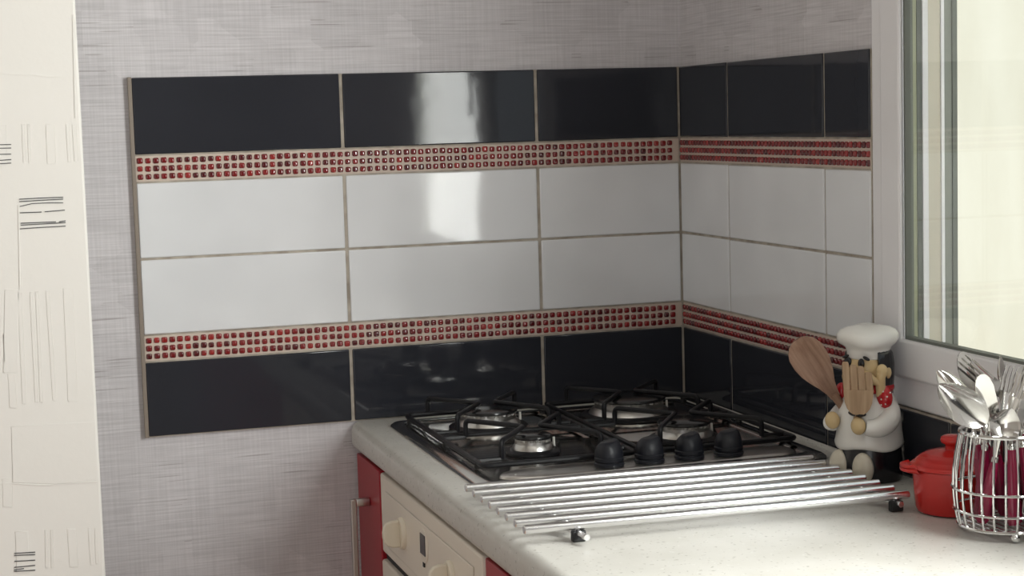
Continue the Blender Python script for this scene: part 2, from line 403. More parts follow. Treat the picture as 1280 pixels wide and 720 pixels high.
for p in [[(24, 249), (50, 247.5), (79, 246.5)], [(24, 252), (48, 250.5), (79, 248.8)], [(25, 258), (40, 254.5), (60, 253.5), (79, 253.5)], [(25, 266), (52, 265)], [(56, 264.7), (81, 262.6)],
          [(26, 279), (70, 277.2)], [(74, 277.2), (82, 276)], [(26, 281.4), (48, 280.2), (82, 278.2)], [(25, 286), (50, 284.3), (82, 282.6)],
          [(-8, 181), (14, 180.6)], [(-8, 185.4), (14, 185)], [(-8, 193), (14, 192.6)], [(-8, 201), (14, 199.4)], [(-8, 205), (14, 203.8)],
          [(18, 691.5), (44, 690)], [(18, 694), (44, 693)], [(18, 701.5), (44, 700)], [(18, 709), (44, 706.5)], [(18, 712), (30, 710.5)], [(18, 714), (44, 712.5)],
          [(4.5, 418), (6, 452)]]:
    for rp in (0, -168, -336): dash([(x + rp, y) for x, y in p], 1.1 if len(p) < 4 and p[0][0] != 4.5 else 1.0)

# ------------------------------------------------------------------ tiled splashback
GB, TB, G = 0.0068, 0.0095, 0.0040          # grout face, tile face, joint width
# grout beds
MB().box(C0, 0, -GB, -0.0002, Z6, Z0).build('grout_bed', GROUT, wall_back)
m = MB().box(-GB, -0.0002, R3, -GB, Z6, Z0); m.box(-GB, -0.0002, -2.3, R3, Z6, WIN_Z0 - 0.001); m.build('grout_bed', GROUT, wall_right)
MB().box(C0 - 0.0068, C0 - 0.0002, -0.0115, -0.0002, Z6, Z0 + 0.001).build('tile_edge_trim', EDGE_TRIM, wall_back, bevel=0.001)
cache = {}
def tile_back(x0, x1, z0, z1, mt):
    key = (round(x1 - x0, 4), round(z1 - z0, 4), mt.name)
    if key not in cache:
        me = MB().box(0, x1 - x0, -TB, -0.0006, 0, z1 - z0).mesh('tile', 0.0021, 3); me.materials.append(mt); cache[key] = me
    return inst('tile', cache[key], wall_back, (x0, 0, z0))
def tile_right(y0, y1, z0, z1, mt):
    key = ('r', round(y1 - y0, 4), round(z1 - z0, 4), mt.name)
    if key not in cache:
        me = MB().box(-TB, -0.0006, 0, y1 - y0, 0, z1 - z0).mesh('tile', 0.0021, 3); me.materials.append(mt); cache[key] = me
    return inst('tile', cache[key], wall_right, (0, y0, z0))
g = G / 2; gv = 0.0029                     # half widths of the level and upright joints
rows = [(Z6 + 0.0015, Z5 - g, BLACK_TILE), (Z4 + g, Z3 - g, WHITE_TILE), (Z3 + g, Z2 - g, WHITE_TILE), (Z1 + g, Z0, BLACK_TILE)]
for za, zb, mt in rows:
    for xa, xb in ((C0, C1 - gv), (C1 + gv, C2 - gv), (C2 + gv, -TB - 0.002)): tile_back(xa, xb, za, zb, mt)
    if za < Z5:
        tile_right(R1 + gv, -TB - 0.002, za, zb, mt); tile_right(R2 + gv, R1 - gv, za, zb, mt)
        # tile notched round the corner of the window frame
        zc = WIN_Z0 - 0.004
        o = [(R2 - g, za), (R2 - g, zb), (R3 + 0.002, zb), (R3 + 0.002, zc), (R4 + g, zc), (R4 + g, za)]
        MB().loft([[(-0.0006, y, z) for y, z in o], [(-TB, y, z) for y, z in o]]).build('tile', mt, wall_right, bevel=0.0016)
        y = R4
        while y > -2.2:
            tile_right(max(y - W_ + g, -2.3), y - g, za, zc, mt); y -= W_
    else:
        tile_right(R1 + gv, -TB - 0.002, za, zb, mt); tile_right(R2 + gv, R1 - gv, za, zb, mt); tile_right(R3 + 0.002, R2 - gv, za, zb, mt)

# mosaic borders
def bead_loops(s, h):
    def ring(a, r, z):
        return [(x, -z, y) for x, y, _ in rrect(-a, a, -a, a, r, 0, 2)]
    return [ring(s, s * 0.45, 0), ring(s, s * 0.45, h * 0.45), ring(s * 0.80, s * 0.4, h * 0.9), ring(s * 0.45, s * 0.3, h)]
bead_me = MB().loft(bead_loops(0.0047, 0.0034), cap0=False).mesh('glass_bead', sharp=80); bead_me.materials.append(BEAD)
PITCH = W_ / 27
tn = 0
for za, lab in ((Z1 - MZ, 'upper'), (Z4 - MZ, 'lower')):
    zc = za + MZ / 2
    tn += 1
    t = MB().box(C0, -TB - 0.001, -0.0078, -0.0062, za + 0.001, za + MZ - 0.001).build('trim_%d' % tn, STRIP)
    struct(t, 'red glass mosaic border ' + ('under the top black tiles' if lab == 'upper' else 'over the bottom black tiles') + ' behind the hob', 'mosaic border')
    x = C0 + PITCH * 0.55
    while x < -TB - 0.006:
        for r in (-1, 0, 1):
            b = inst('glass_bead', bead_me, t, (x + random.uniform(-.0004, .0004), -0.0078, zc + r * 0.0134 + random.uniform(-.0004, .0004)),
                     (random.uniform(-.05, .05), random.uniform(-.06, .06), random.uniform(-.05, .05)))
            s_ = random.uniform(0.93, 1.06); b.scale = (s_, 1, s_)
        x += PITCH
    tn += 1
    t = MB().box(-0.0078, -0.0062, R3 + 0.0015, -TB - 0.001, za + 0.001, za + MZ - 0.001).build('trim_%d' % tn, STRIP)
    struct(t, 'shaded red glass mosaic border ' + ('under the top black tiles' if lab == 'upper' else 'over the bottom black tiles') + ' beside the window', 'mosaic border')
    mb = MB(); lp = bead_loops(0.0047, 0.0034); y = -TB - 0.006
    while y > R3 + 0.006:
        for r in (-1, 0, 1):
            mb.loft(lp, Matrix.Translation((-0.0078, y, zc + r * 0.0134)) @ Matrix.Rotation(-PI / 2, 4, 'Z'), cap0=False)
        y -= PITCH
    o = mb.build('glass_beads', BEAD_I, t, sharp=80); o['kind'] = 'stuff'

# ------------------------------------------------------------------ window
win = empty('window_1', (0, 0, 0)); struct(win, 'white plastic casement window beside the chef figurine and cutlery', 'window')
def ring_frame(name, y0, y1, z0, z1, wd, xa, xb, mt, parent, bv=0.004):
    # a mitred frame swept round a rectangle (y0 > y1)
    loops = []
    def rect(i, x): return [(x, y0 - i, z0 + i), (x, y1 + i, z0 + i), (x, y1 + i, z1 - i), (x, y0 - i, z1 - i)]
    lo = [rect(0, xb), rect(0, xa), rect(wd, xa), rect(wd, xb), rect(0, xb)]
    mb = MB(); mb.loft(lo, cap0=False, cap1=False)
    bm = mb
    return bm.build(name, mt, parent, bevel=bv, seg=2)
ring_frame('outer_frame', WIN_Y0 - 0.0005, WIN_Y1 + 0.0005, WIN_Z0 + 0.0005, WIN_Z1 - 0.0005, 0.060, -0.007, 0.017, PVC, win, 0.003)
MEET = -1.27
FI = 0.0385                                    # visible width of the outer frame
for k, (ya, yb) in enumerate(((WIN_Y0 - FI, MEET + 0.001), (MEET - 0.001, WIN_Y1 + FI))):
    s_ = ring_frame('sash', ya, yb, WIN_Z0 + FI + 0.004, WIN_Z1 - FI, 0.056, -0.016, -0.0075, PVC, win, 0.005)
    ga, gb, gc, gd = ya - 0.056, yb + 0.056, WIN_Z0 + FI + 0.004 + 0.056, WIN_Z1 - FI - 0.056
    s_.name = 'sash'
    ring_frame('gasket', ga + 0.0005, gb - 0.0005, gc - 0.0005, gd + 0.0005, 0.0040, -0.0085, 0.004, GASKET, s_, 0)
    MB().box(-0.004, 0.0, ga, gb, gc, gd).build('pane', GLASS, s_)
hn = MB().box(-0.052, -0.031, MEET + 0.018, MEET + 0.04, CZ + 0.62, CZ + 0.66); hn.box(-0.060, -0.050, MEET + 0.019, MEET + 0.039, CZ + 0.53, CZ + 0.655)
hn.build('handle', PVC, win, bevel=0.004)
# what lies outside in the reveal: white outer profile, beige plaster and the grey shutter guide; the olive strip paints in refracted outdoor colour
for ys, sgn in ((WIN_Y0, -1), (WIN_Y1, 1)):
    for xa, xb, dp, mt, nm in ((0.0175, 0.026, 0.070, REFRACTION_TINT, 'painted_refraction_strip'), (0.0262, 0.034, 0.071, GASKET, 'outer_gasket'), (0.0342, 0.043, 0.073, PVC, 'outer_profile'),
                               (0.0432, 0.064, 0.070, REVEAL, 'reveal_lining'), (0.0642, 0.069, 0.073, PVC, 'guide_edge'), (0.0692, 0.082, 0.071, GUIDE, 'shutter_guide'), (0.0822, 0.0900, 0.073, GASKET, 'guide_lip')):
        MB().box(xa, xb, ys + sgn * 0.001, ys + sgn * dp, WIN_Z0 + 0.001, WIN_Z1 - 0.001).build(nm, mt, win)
MB().box(0.018, 0.24, WIN_Y1 + 0.08, WIN_Y0 - 0.08, WIN_Z0 + 0.001, WIN_Z0 + 0.030).build('outside_sill', REVEAL, win)

# outside
struct(MB().box(2.6, 2.8, -3.4, 7, -0.5, 6).build('wall_exterior', EXT), 'sunlit pale cream rendered wall outside the window', 'wall')
struct(MB().box(WT, 9, -14, 9, -0.6, -0.5).build('ground_outside', GRASS), 'pale grey paving outside the kitchen window', 'ground')

# ------------------------------------------------------------------ worktop and base units
XF = -0.645
def edge_prof(r=0.018, n=5):
    z0, z1 = CZ - 0.050, CZ
    p = [(-0.0105, z0), (-0.0105, z1)]
    p = [(0, z0), (0, z1)]
    for i in range(n + 1):
        a = PI / 2 + PI / 2 * i / n; p.append((XF + r + r * math.cos(a), z1 - r + r * math.sin(a)))
    for i in range(n + 1):
        a = PI + PI / 2 * i / n; p.append((XF + r * 0.8 + r * 0.8 * math.cos(a), z0 + r * 0.8 + r * 0.8 * math.sin(a)))
    return p
pr = edge_prof()
YE = -2.3
m = MB().loft([[(min(x, -0.0105), -0.0105, z) for x, z in pr], [(min(x, -0.0105), YE, z) for x, z in pr]])
wt = m.build('worktop', WORKTOP); tag(wt, 'off-white speckled worktop with a rounded front edge', 'worktop')
MB().tube([(-0.017, -0.012, CZ + 0.0005), (-0.017, -0.69, CZ + 0.0005)], 0.0055, 8).build('seal_strip', WORKTOP, wt)
ZT = CZ - 0.0505

# red end unit with bar handle
FX = -0.337                                   # local x of the unit fronts (units stand at x = -0.3)
e = empty('base_cabinet', (-0.3, -0.098, 0)); tag(e, 'narrow red lacquered base cabinet between papered wall and oven', 'cabinet', 'base cabinets')
MB().box(FX + 0.0225, 0.289, -0.087, 0.087, 0.10, ZT - 0.001).build('body', CARCASS, e)
d_ = MB().box(FX, FX + 0.022, -0.0865, 0.0875, 0.105, ZT - 0.006).build('door', RED_CAB, e, bevel=0.002)
h_ = MB().box(FX - 0.034, FX - 0.024, -0.012, 0.0, 0.30, CZ - 0.118); h_.box(FX - 0.0245, FX - 0.0003, -0.012, 0.0, CZ - 0.131, CZ - 0.118); h_.box(FX - 0.0245, FX - 0.0003, -0.012, 0.0, 0.30, 0.313)
h_.build('handle', BRUSHED, d_, bevel=0.0015)
MB().box(-0.27, 0.28, -0.087, 0.087, 0.0, 0.0995).build('plinth', RED_CAB, e)

# oven
OY0, OY1 = -0.1865, -0.800
ov = empty('built_in_oven', (-0.3, (OY0 + OY1) / 2, 0)); tag(ov, 'cream built-in oven with round knobs under the hob', 'oven')
hw = (OY0 - OY1) / 2
MB().box(FX + 0.0265, 0.289, -hw + 0.002, hw - 0.002, 0.10, ZT - 0.001).build('body', CARCASS, ov)
zp0, zp1 = CZ - 0.192, ZT - 0.007
cp = MB().box(-0.3365, -0.3130, -hw + 0.003, hw - 0.003, zp0, zp1).build('control_panel', OVEN_CREAM, ov, bevel=0.004)
MB().box(-0.3387, -0.3360, -hw + 0.045, hw - 0.045, zp0 + 0.018, zp1 - 0.024).build('panel_inset', OVEN_CREAM, cp, bevel=0.002)
ymid = (OY0 + OY1) / 2
Rx = Matrix.Rotation(-PI / 2, 4, 'Y')
def oven_knob(y, z, ang=PI / 2 + 0.1):
    M0 = Matrix.Translation((-0.3387, y - ymid, z)) @ Rx
    k_ = MB().lathe([(0.0255, 0), (0.0255, 0.004), (0.0235, 0.0065)], 36, M0).build('knob', OVEN_KNOB, ov, sharp=50)
    mb = MB(); M1 = M0 @ Matrix.Rotation(ang, 4, 'Z')
    lo = []
    for z_, ry in ((0.0065, 0.0215), (0.018, 0.0212), (0.026, 0.0185), (0.031, 0.0125), (0.0325, 0.006)):
        lo.append([(max(-0.0065, min(0.0065, ry * math.cos(2 * PI * i / 32))), ry * math.sin(2 * PI * i / 32), z_) for i in range(32)])
    mb.loft(lo, M1).build('grip', OVEN_KNOB, k_, bevel=0.001, bang=50, soft=True)
for y, z in ((-0.350, CZ - 0.125), (-0.640, CZ - 0.125)): oven_knob(y, z)
M0 = Matrix.Translation((-0.3388, -0.487 - ymid, CZ - 0.114)) @ Rx
ds = MB().lathe([(0.026, 0), (0.026, 0.001), (0.0245, 0.0016)], 36, M0, 1.0, 1.0).build('display_surround', OVEN_CREAM, ov)
MB().box(-0.3417, -0.3404, -0.487 - ymid - 0.014, -0.487 - ymid + 0.014, CZ - 0.127, CZ - 0.096).build('display', DARK_GLASS, ds)
MB().box(-0.3410, -0.3385, -0.487 - ymid - 0.0035, -0.487 - ymid + 0.0035, CZ - 0.146, CZ - 0.139).build('button', BLACK_GAP, ov)
MB().box(-0.3305, -0.3130, -hw + 0.006, hw - 0.006, CZ - 0.204, zp0 - 0.0005).build('vent_gap', BLACK_GAP, ov)
dr = MB().box(-0.3385, -0.3130, -hw + 0.003, hw - 0.003, 0.19, CZ - 0.2045).build('door', OVEN_CREAM, ov, bevel=0.004)
MB().box(-0.3400, -0.3387, -hw + 0.07, hw - 0.07, 0.28, CZ - 0.31).build('door_window', DARK_GLASS, dr)
m = MB().tube([(-0.3845, -hw + 0.05, CZ - 0.25), (-0.3845, hw - 0.05, CZ - 0.25)], 0.010, 14)
for s in (-1, 1): m.tube([(-0.3387, s * (hw - 0.09), CZ - 0.25), (-0.3845, s * (hw - 0.09), CZ - 0.25)], 0.007, 10)
m.build('handle', OVEN_CREAM, dr)
MB().box(-0.33455, -0.3130, -hw + 0.003, hw - 0.003, 0.10, 0.185).build('lower_panel', OVEN_CREAM, ov)
MB().box(-0.27, 0.28, -hw, hw, 0.0, 0.0995).build('plinth', RED_CAB, ov)

# red unit further along
y0c, y1c = OY1 - 0.003, YE + 0.005
e = empty('base_cabinet', (-0.3, (y0c + y1c) / 2, 0)); tag(e, 'wide red lacquered base cabinet on the open side of the oven', 'cabinet', 'base cabinets')
hc = (y0c - y1c) / 2
MB().box(FX + 0.0265, 0.289, -hc, hc, 0.10, ZT - 0.001).build('body', CARCASS, e)
for i in range(3):
    a = hc - i * (2 * hc / 3); b = a - 2 * hc / 3 + 0.004
    d_ = MB().box(-0.3345, -0.3130, b, a - 0.001, 0.105, ZT - 0.006).build('door', RED_CAB, e, bevel=0.002)
    hh = MB().box(-0.3785, -0.3645, b + 0.03, b + 0.042, 0.38, CZ - 0.150); hh.box(-0.3650, -0.33455, b + 0.03, b + 0.042, CZ - 0.164, CZ - 0.150); hh.box(-0.3650, -0.33455, b + 0.03, b + 0.042, 0.38, 0.394)
    hh.build('handle', BRUSHED, d_, bevel=0.0015)
MB().box(-0.27, 0.28, -hc, hc, 0.0, 0.0995).build('plinth', RED_CAB, e)

# ------------------------------------------------------------------ hob
HX0, HX1, HY0, HY1 = -0.595, -0.048, -0.668, -0.078
hob = empty('gas_hob', (0, 0, CZ)); tag(hob, 'polished steel four burner gas hob set into the worktop', 'hob')
lo = [rrect(HX0, HX1, HY0, HY1, 0.022, 0.0006), rrect(HX0 + .001, HX1 - .001, HY0 + .001, HY1 - .001, 0.022, 0.004), rrect(HX0 + .006, HX1 - .006, HY0 + .006, HY1 - .006, 0.020, 0.0078),
      rrect(HX0 + .026, HX1 - .026, HY0 + .026, HY1 - .026, 0.016, 0.0085), rrect(HX0 + .030, HX1 - .030, HY0 + .030, HY1 - .030, 0.014, 0.0065), rrect(HX0 + .036, HX1 - .036, HY0 + .036, HY1 - .036, 0.012, 0.0038)]
MB().loft(lo).build('tray', STEEL, hob, sharp=60)
# raised plate that carries the knobs, rounded at the ends
def plate(inset, z):
    pts = []
    x0, x1, ya, yb = -0.552 + inset, -0.082 - inset, -0.640 + inset, -0.566 - inset
    for t in range(13):                       # left end: a long quarter ellipse
        a = PI / 2 + PI * t / 12; pts.append((x0 + 0.085 + 0.085 * math.cos(a), (ya + yb) / 2 + (yb - ya) / 2 * math.sin(a), z))
    for t in range(13):
        a = -PI / 2 + PI * t / 12; pts.append((x1 - 0.03 + 0.03 * math.cos(a), (ya + yb) / 2 + (yb - ya) / 2 * math.sin(a), z))
    return pts
MB().loft([plate(0, 0.0040), plate(0.001, 0.0075), plate(0.004, 0.0095), plate(0.010, 0.0100)]).build('knob_plate', BRUSHED, hob, sharp=60)
def burner(x, y, rc, zc=0.030):
    fl = rc * 1.22 + 0.006
    M0 = Matrix.Translation((x, y, 0))
    b = MB().lathe([(fl, 0.0042), (fl, 0.008), (fl - 0.004, 0.0105), (rc * 1.02, 0.0115)], 48, M0).build('burner', ENAMEL, hob)
    # fluted crown
    n_ = 96; lo_ = []
    for r, z, tooth in ((rc * 1.10, 0.0115, 0), (rc * 1.06, 0.016, 0), (rc * 0.94, 0.0165 + 0.3 * (zc - 0.0165), 0), (rc * 0.93, zc - 0.004, 0), (rc * 0.93, zc - 0.0035, 1), (rc * 0.93, zc - 0.0005, 1)):
        l = []
        for i in range(n_):
            a = 2 * PI * i / n_; rr = r - (rc * 0.06 if tooth and (i // 2) % 2 == 0 else 0); l.append((x + rr * math.cos(a), y + rr * math.sin(a), z))
        lo_.append(l)
    MB().loft(lo_).build('flame_crown', ALU, b, sharp=30)
    MB().lathe([(rc * 0.97, zc - 0.0004), (rc, zc + 0.0015), (rc * 0.98, zc + 0.0045), (rc * 0.90, zc + 0.006), (0.004, zc + 0.0068)], 48, M0).build('burner_cap', CAP, b, sharp=50)
    m_ = MB().tube([(x + fl * 0.9, y + 0.012, 0.005), (x + fl * 0.9, y + 0.012, 0.024)], [0.0028, 0.002], 8); m_.build('spark_plug', C_WHITE, b)
BX = (-0.447, -0.192); BY = (-0.195, -0.44)
burner(BX[0], BY[0], 0.050, 0.031); burner(BX[0], BY[1], 0.030, 0.028); burner(BX[1], BY[0], 0.064, 0.033); burner(BX[1], BY[1], 0.043, 0.030)
# knobs
def hob_knob(x, y, tilt):
    M0 = Matrix.Translation((x, y, 0.0101)) @ Matrix.Rotation(tilt, 4, 'Z')
    k_ = MB().lathe([(0.0215, 0), (0.0225, 0.0015), (0.0225, 0.0045), (0.0205, 0.0062), (0.0205, 0.0070), (0.0218, 0.0082), (0.0218, 0.0125), (0.0205, 0.0138)], 40, M0).build('knob', KNOB, hob, sharp=40)
    lo_ = []
    for z, rx, ry in ((0.0138, 0.0200, 0.0200), (0.020, 0.0198, 0.0196), (0.028, 0.0180, 0.0165), (0.034, 0.0155, 0.0125), (0.0365, 0.0135, 0.0095)):
        l = []
        for i in range(40):
            a = 2 * PI * i / 40; c, s = math.cos(a), math.sin(a)
            l.append((rx * math.copysign(abs(c) ** 0.8, c), ry * math.copysign(abs(s) ** 0.8, s), z + (0.0025 * c if z > 0.03 else 0)))
        lo_.append(l)
    MB().loft(lo_, M0).build('grip', KNOB, k_, sharp=40)
for i, x in enumerate((-0.385, -0.321, -0.257, -0.193)): hob_knob(x, -0.612, (0.3, 0.15, 0.25, 0.05)[i])

# wire pan supports, one over each pair of burners
def pan_support(x0, x1, label):
    g_ = empty('pan_support', (0, 0, CZ)); tag(g_, label, 'pan support', 'wire pan supports on the hob')
    ya, yb = -0.572, -0.096; ZF, ZTOP, RR = 0.0175, 0.0455, 0.0043
    fr = fillet([(x0, ya, ZF), (x1, ya, ZF), (x1, yb, ZF), (x0, yb, ZF)], 0.014, 4, True)
    MB().tube(fr, RR, 10, True).build('frame', ENAMEL, g_)
    MB().tube([(x0, -0.318, ZF), (x1, -0.318, ZF)], RR * 0.9, 10).build('cross_bar', ENAMEL, g_)
    for x, y in ((x0, ya + 0.03), (x0, yb - 0.03), (x1, ya + 0.03), (x1, yb - 0.03), (x0, -0.36), (x1, -0.36)):
        MB().lathe([(0.0052, 0.0086 if x in (x0, x1) else 0.004), (0.0058, 0.012), (0.0055, ZF)], 12, Matrix.Translation((x, y, 0))).build('foot', BLACK_GAP, g_)
    xc = (x0 + x1) / 2 if False else None
    bx = BX[0] if x0 < -0.4 else BX[1]
    for yy0, yy1 in ((yb + 0.004, -0.285), (-0.335, ya + 0.040)):
        ym = (yy0 + yy1) / 2
        for sgn, xs in ((1, x0), (-1, x1)):
            xr = xs + sgn * 0.040; tip = bx - sgn * 0.013
            pts = [(xr, yy0, ZF), (xr, yy0, ZTOP - 0.001), (tip, ym, ZTOP), (xr, yy1, ZTOP - 0.001), (xr, yy1, ZF)]
            MB().tube(fillet(pts, 0.009, 4), RR * 0.95, 10).build('finger', ENAMEL, g_)
            # stubs tying the fingers to the frame
            for y_ in (yy0, yy1):
                MB().tube([(xs, y_, ZF), (xr, y_, ZF)], RR * 0.9, 8).build('tie_rod', ENAMEL, g_)
    return g_
pan_support(-0.566, -0.328, 'black wire pan support over the burners by the worktop front edge')
pan_support(-0.311, -0.060, 'black wire pan support over the burners next to the shaded tiled wall')

# ------------------------------------------------------------------ bar rack on the worktop
rk = empty('bar_trivet', (0, 0, CZ)); tag(rk, 'chrome trivet of eight parallel bars lying beside the hob', 'trivet')
LB = 8
def bar_end(i):
    t = i / (LB - 1)
    ya = -0.722 - 0.262 * t; return (-0.636, ya), (-0.1190 + 0.003 * t, ya - 0.0205)
ZB = 0.0212
for i in range(LB):
    (xa, ya), (xb, yb) = bar_end(i)
    MB().tube([(xa, ya, ZB), (xa + 0.0012, ya, ZB), (xb - 0.0012, yb, ZB), (xb, yb, ZB)], [0.0046, 0.0057, 0.0057, 0.0046], 14).build('bar', RACKBAR, rk)
for xs, xe in ((-0.590, -0.566), (-0.166, -0.134)):
    MB().tube([(xs, -0.730, 0.0115), (xe + 0.001, -1.016, 0.0115)], 0.0040, 10).build('cross_rod', RACKBAR, rk)
    for i in range(LB):
        t = i / (LB - 1); (xa, ya), (xb, yb) = bar_end(i)
        f = ((xs + (xe - xs) * t) - xa) / (xb - xa); x = xa + (xb - xa) * f; y = ya + (yb - ya) * f
        if i in (0, 1, LB - 2, LB - 1):
            MB().box(x - 0.009, x + 0.009, y - 0.0050, y + 0.0050, 0.0004 if i in (0, LB - 1) else 0.007, 0.0145 if i in (0, LB - 1) else 0.0162).build('rubber_foot' if i in (0, LB - 1) else 'spacer', BLACK_GAP, rk, bevel=0.002)
        else:
            MB().lathe([(0.0055, 0.007), (0.0060, 0.012), (0.0050, 0.0165)], 10, Matrix.Translation((x, y, 0))).build('spacer', BLACK_GAP, rk)

# ------------------------------------------------------------------ chef figurine
ch = empty('chef_figurine', (-0.0630, -0.806, CZ), math.radians(-67)); ch.scale = (0.955, 0.955, 1); tag(ch, 'ceramic chef figurine in white hat and jacket with red neckerchief', 'figurine')
def sup(rx, ry, z, n=40, cy=0, cx=0): return [(cx + rx * math.cos(2 * PI * i / n), cy + ry * math.sin(2 * PI * i / n), z) for i in range(n)]
# front is local -Y
MB().loft([sup(.046, .044, .0006), sup(.049, .047, .004), sup(.049, .047, .02), sup(.048, .046, .042), sup(.043, .041, .056)]).build('trousers', C_BLACK, ch, sharp=60)
for s in (-1, 1):
    MB().ell((s * 0.0215, -0.0420, 0.0225), (0.0175, 0.0120, 0.0222), 24, 16).build('shoe', C_CREAM, ch)
jk = MB(); lo = []
for rx, ry, z, cy in ((.046, .044, .0465, 0), (.0505, .0485, .0475, 0), (.0515, .0495, .052, 0), (.0500, .0485, .060, 0), (.0480, .0475, .070, 0), (.0475, .0475, .082, -.001), (.0465, .046, .094, 0), (.0425, .041, .107, .001), (.037, .035, .120, .002), (.031, .029, .130, .002), (.022, .020, .136, .002)):
    lo.append([(x * (1 + .012 * math.sin(5 * a + z * 60)), y * (1 + .012 * math.sin(5 * a + z * 60)), zz + (0.002 * math.sin(4 * a) if z < .0525 else 0)) for (x, y, zz), a in zip(sup(rx, ry, z, 48, cy), [2 * PI * i / 48 for i in range(48)])])
jk.loft(lo).build('jacket', C_WHITE, ch, sharp=70)
# sleeves and hands folded over the belly
for s, hx, bx_ in ((-1, -0.028, 0.044), (1, 0.020, 0.055)):
    sl = MB().tube(bez((s * 0.033, 0.004, 0.110), (s * bx_, -0.004, 0.094), (s * (bx_ - 0.004), -0.030, 0.076), (hx + s * 0.010, -0.0445, 0.082), 14), [0.011 + 0.004 * math.sin(PI * i / 14) for i in range(15)], 16).build('sleeve', C_WHITE, ch)
    MB().ell((hx, -0.0500, 0.0835 if s > 0 else 0.0865), (0.0125, 0.0085, 0.0125), 18, 12).build('hand', C_SKIN, sl)
# solid black oval for the shade in the mouth of the utensil pouch
MB().ell((0.016, -0.0475, 0.1005), (0.0160, 0.0070, 0.0050), 20, 10).build('pouch_mouth_shade', C_BLACK, ch)
# head
hd = MB(); hd.ell((0.0, -0.002, 0.1550), (0.0330, 0.0330, 0.036), 32, 20); hd.ell((-0.013, -0.0265, 0.1480), (0.013, 0.011, 0.012), 16, 10); hd.ell((0.013, -0.0265, 0.1480), (0.013, 0.011, 0.012), 16, 10)
head = hd.build('head', C_SKIN, ch, sharp=70)
MB().ell((0, -0.037, 0.1575), (0.0075, 0.0085, 0.0070), 16, 10).build('nose', C_SKIN, head)
for s in (-1, 1):
    MB().ell((s * 0.0115, -0.0315, 0.1680), (0.0056, 0.0036, 0.0076), 14, 10).build('eye', C_BLACK, head)
    MB().ell((s * 0.019, -0.029, 0.1760), (0.0065, 0.003, 0.0024), 12, 8, Quaternion((0, 1, 0), s * 0.35)).build('eyebrow', C_BLACK, head)
    MB().ell((s * 0.034, 0.001, 0.1540), (0.005, 0.007, 0.009), 14, 10).build('ear', C_SKIN, head)
MB().ell((0, -0.0375, 0.1425), (0.009, 0.003, 0.0025), 14, 8).build('mouth', C_RED, head)
# hair: a thick shell over the back and sides of the head
lo = []
for z, r in ((0.1160, .030), (0.1200, .0345), (0.1320, .0355), (0.1490, .0365), (0.1660, .0365), (0.1800, .0345), (0.1850, .031)):
    lo.append([(r * math.cos(a) * (1 + .012 * math.sin(26 * a)), r * math.sin(a) * (1 + .012 * math.sin(26 * a)) + 0.001, z) for a in [(-0.16 * PI + 1.32 * PI * i / 48) for i in range(49)]] +
              [(r * .8 * math.cos(a), r * .8 * math.sin(a) + 0.001, z) for a in [(1.16 * PI - 1.32 * PI * i / 48) for i in range(49)]])
MB().loft(lo).build('hair', C_BLACK, head, sharp=60)
# hat
lo = []
for z, r, q in ((0.173, .0300, 0), (0.175, .0315, 0), (0.184, .0315, 0), (0.189, .034, .3), (0.193, .0405, .8), (0.199, .0445, 1), (0.206, .0445, 1), (0.212, .041, .9), (0.217, .032, .6), (0.2195, .018, .3), (0.2195, .004, 0)):
    lo.append([(r * (1 + .045 * q * math.sin(5 * a + .6)) * math.cos(a), r * (1 + .045 * q * math.sin(5 * a + .6)) * math.sin(a), z + .0034 * q * math.sin(3 * a + 1)) for a in [2 * PI * i / 60 for i in range(60)]])
MB().loft(lo).build('hat', C_WHITE, ch, sharp=70)
# neckerchief
nk = MB().tube([(0.032 * math.cos(2 * PI * i / 36), 0.031 * math.sin(2 * PI * i / 36), 0.1315) for i in range(36)], 0.0062, 12, True)
nk.ell((0.038, -0.012, 0.1220), (0.0125, 0.010, 0.0165), 20, 14, Quaternion((0, 1, 0), -0.25))
nk.ell((-0.036, -0.020, 0.1220), (0.010, 0.009, 0.0145), 20, 14, Quaternion((0, 1, 0), 0.25))
nk_o = nk.build('neckerchief', C_RED, ch, sharp=70)
c0 = Vector((0.038, -0.012, 0.1220))
for dv in ((0.3, -0.8, 0.55), (0.75, -0.6, 0.1), (0.15, -1, -0.15), (0.6, -0.7, -0.6), (0.0, -0.8, -0.7), (0.95, -0.1, 0.45)):
    v = Vector(dv).normalized(); p = c0 + Vector((v.x * .0122, v.y * .0098, v.z * .0160))
    MB().ell(p, (0.0014, 0.0014, 0.0014), 8, 6).build('dot', C_WHITE, nk_o)
# raised hand beside the mouth
rh = MB().tube([(0.034, -0.014, 0.124), (0.036, -0.018, 0.136), (0.038, -0.020, 0.150), (0.0395, -0.020, 0.157), (0.040, -0.020, 0.162)], [0.0075, 0.0072, 0.0068, 0.0082, 0.0055], 14)
rh.ell((0.0400, -0.020, 0.1600), (0.0085, 0.0082, 0.0090), 16, 12); rh.tube([(0.036, -0.020, 0.142), (0.031, -0.029, 0.147), (0.028, -0.033, 0.154)], [0.0065, 0.0055, 0.004], 10)
rh.build('raised_hand', C_SKIN, ch, sharp=70)

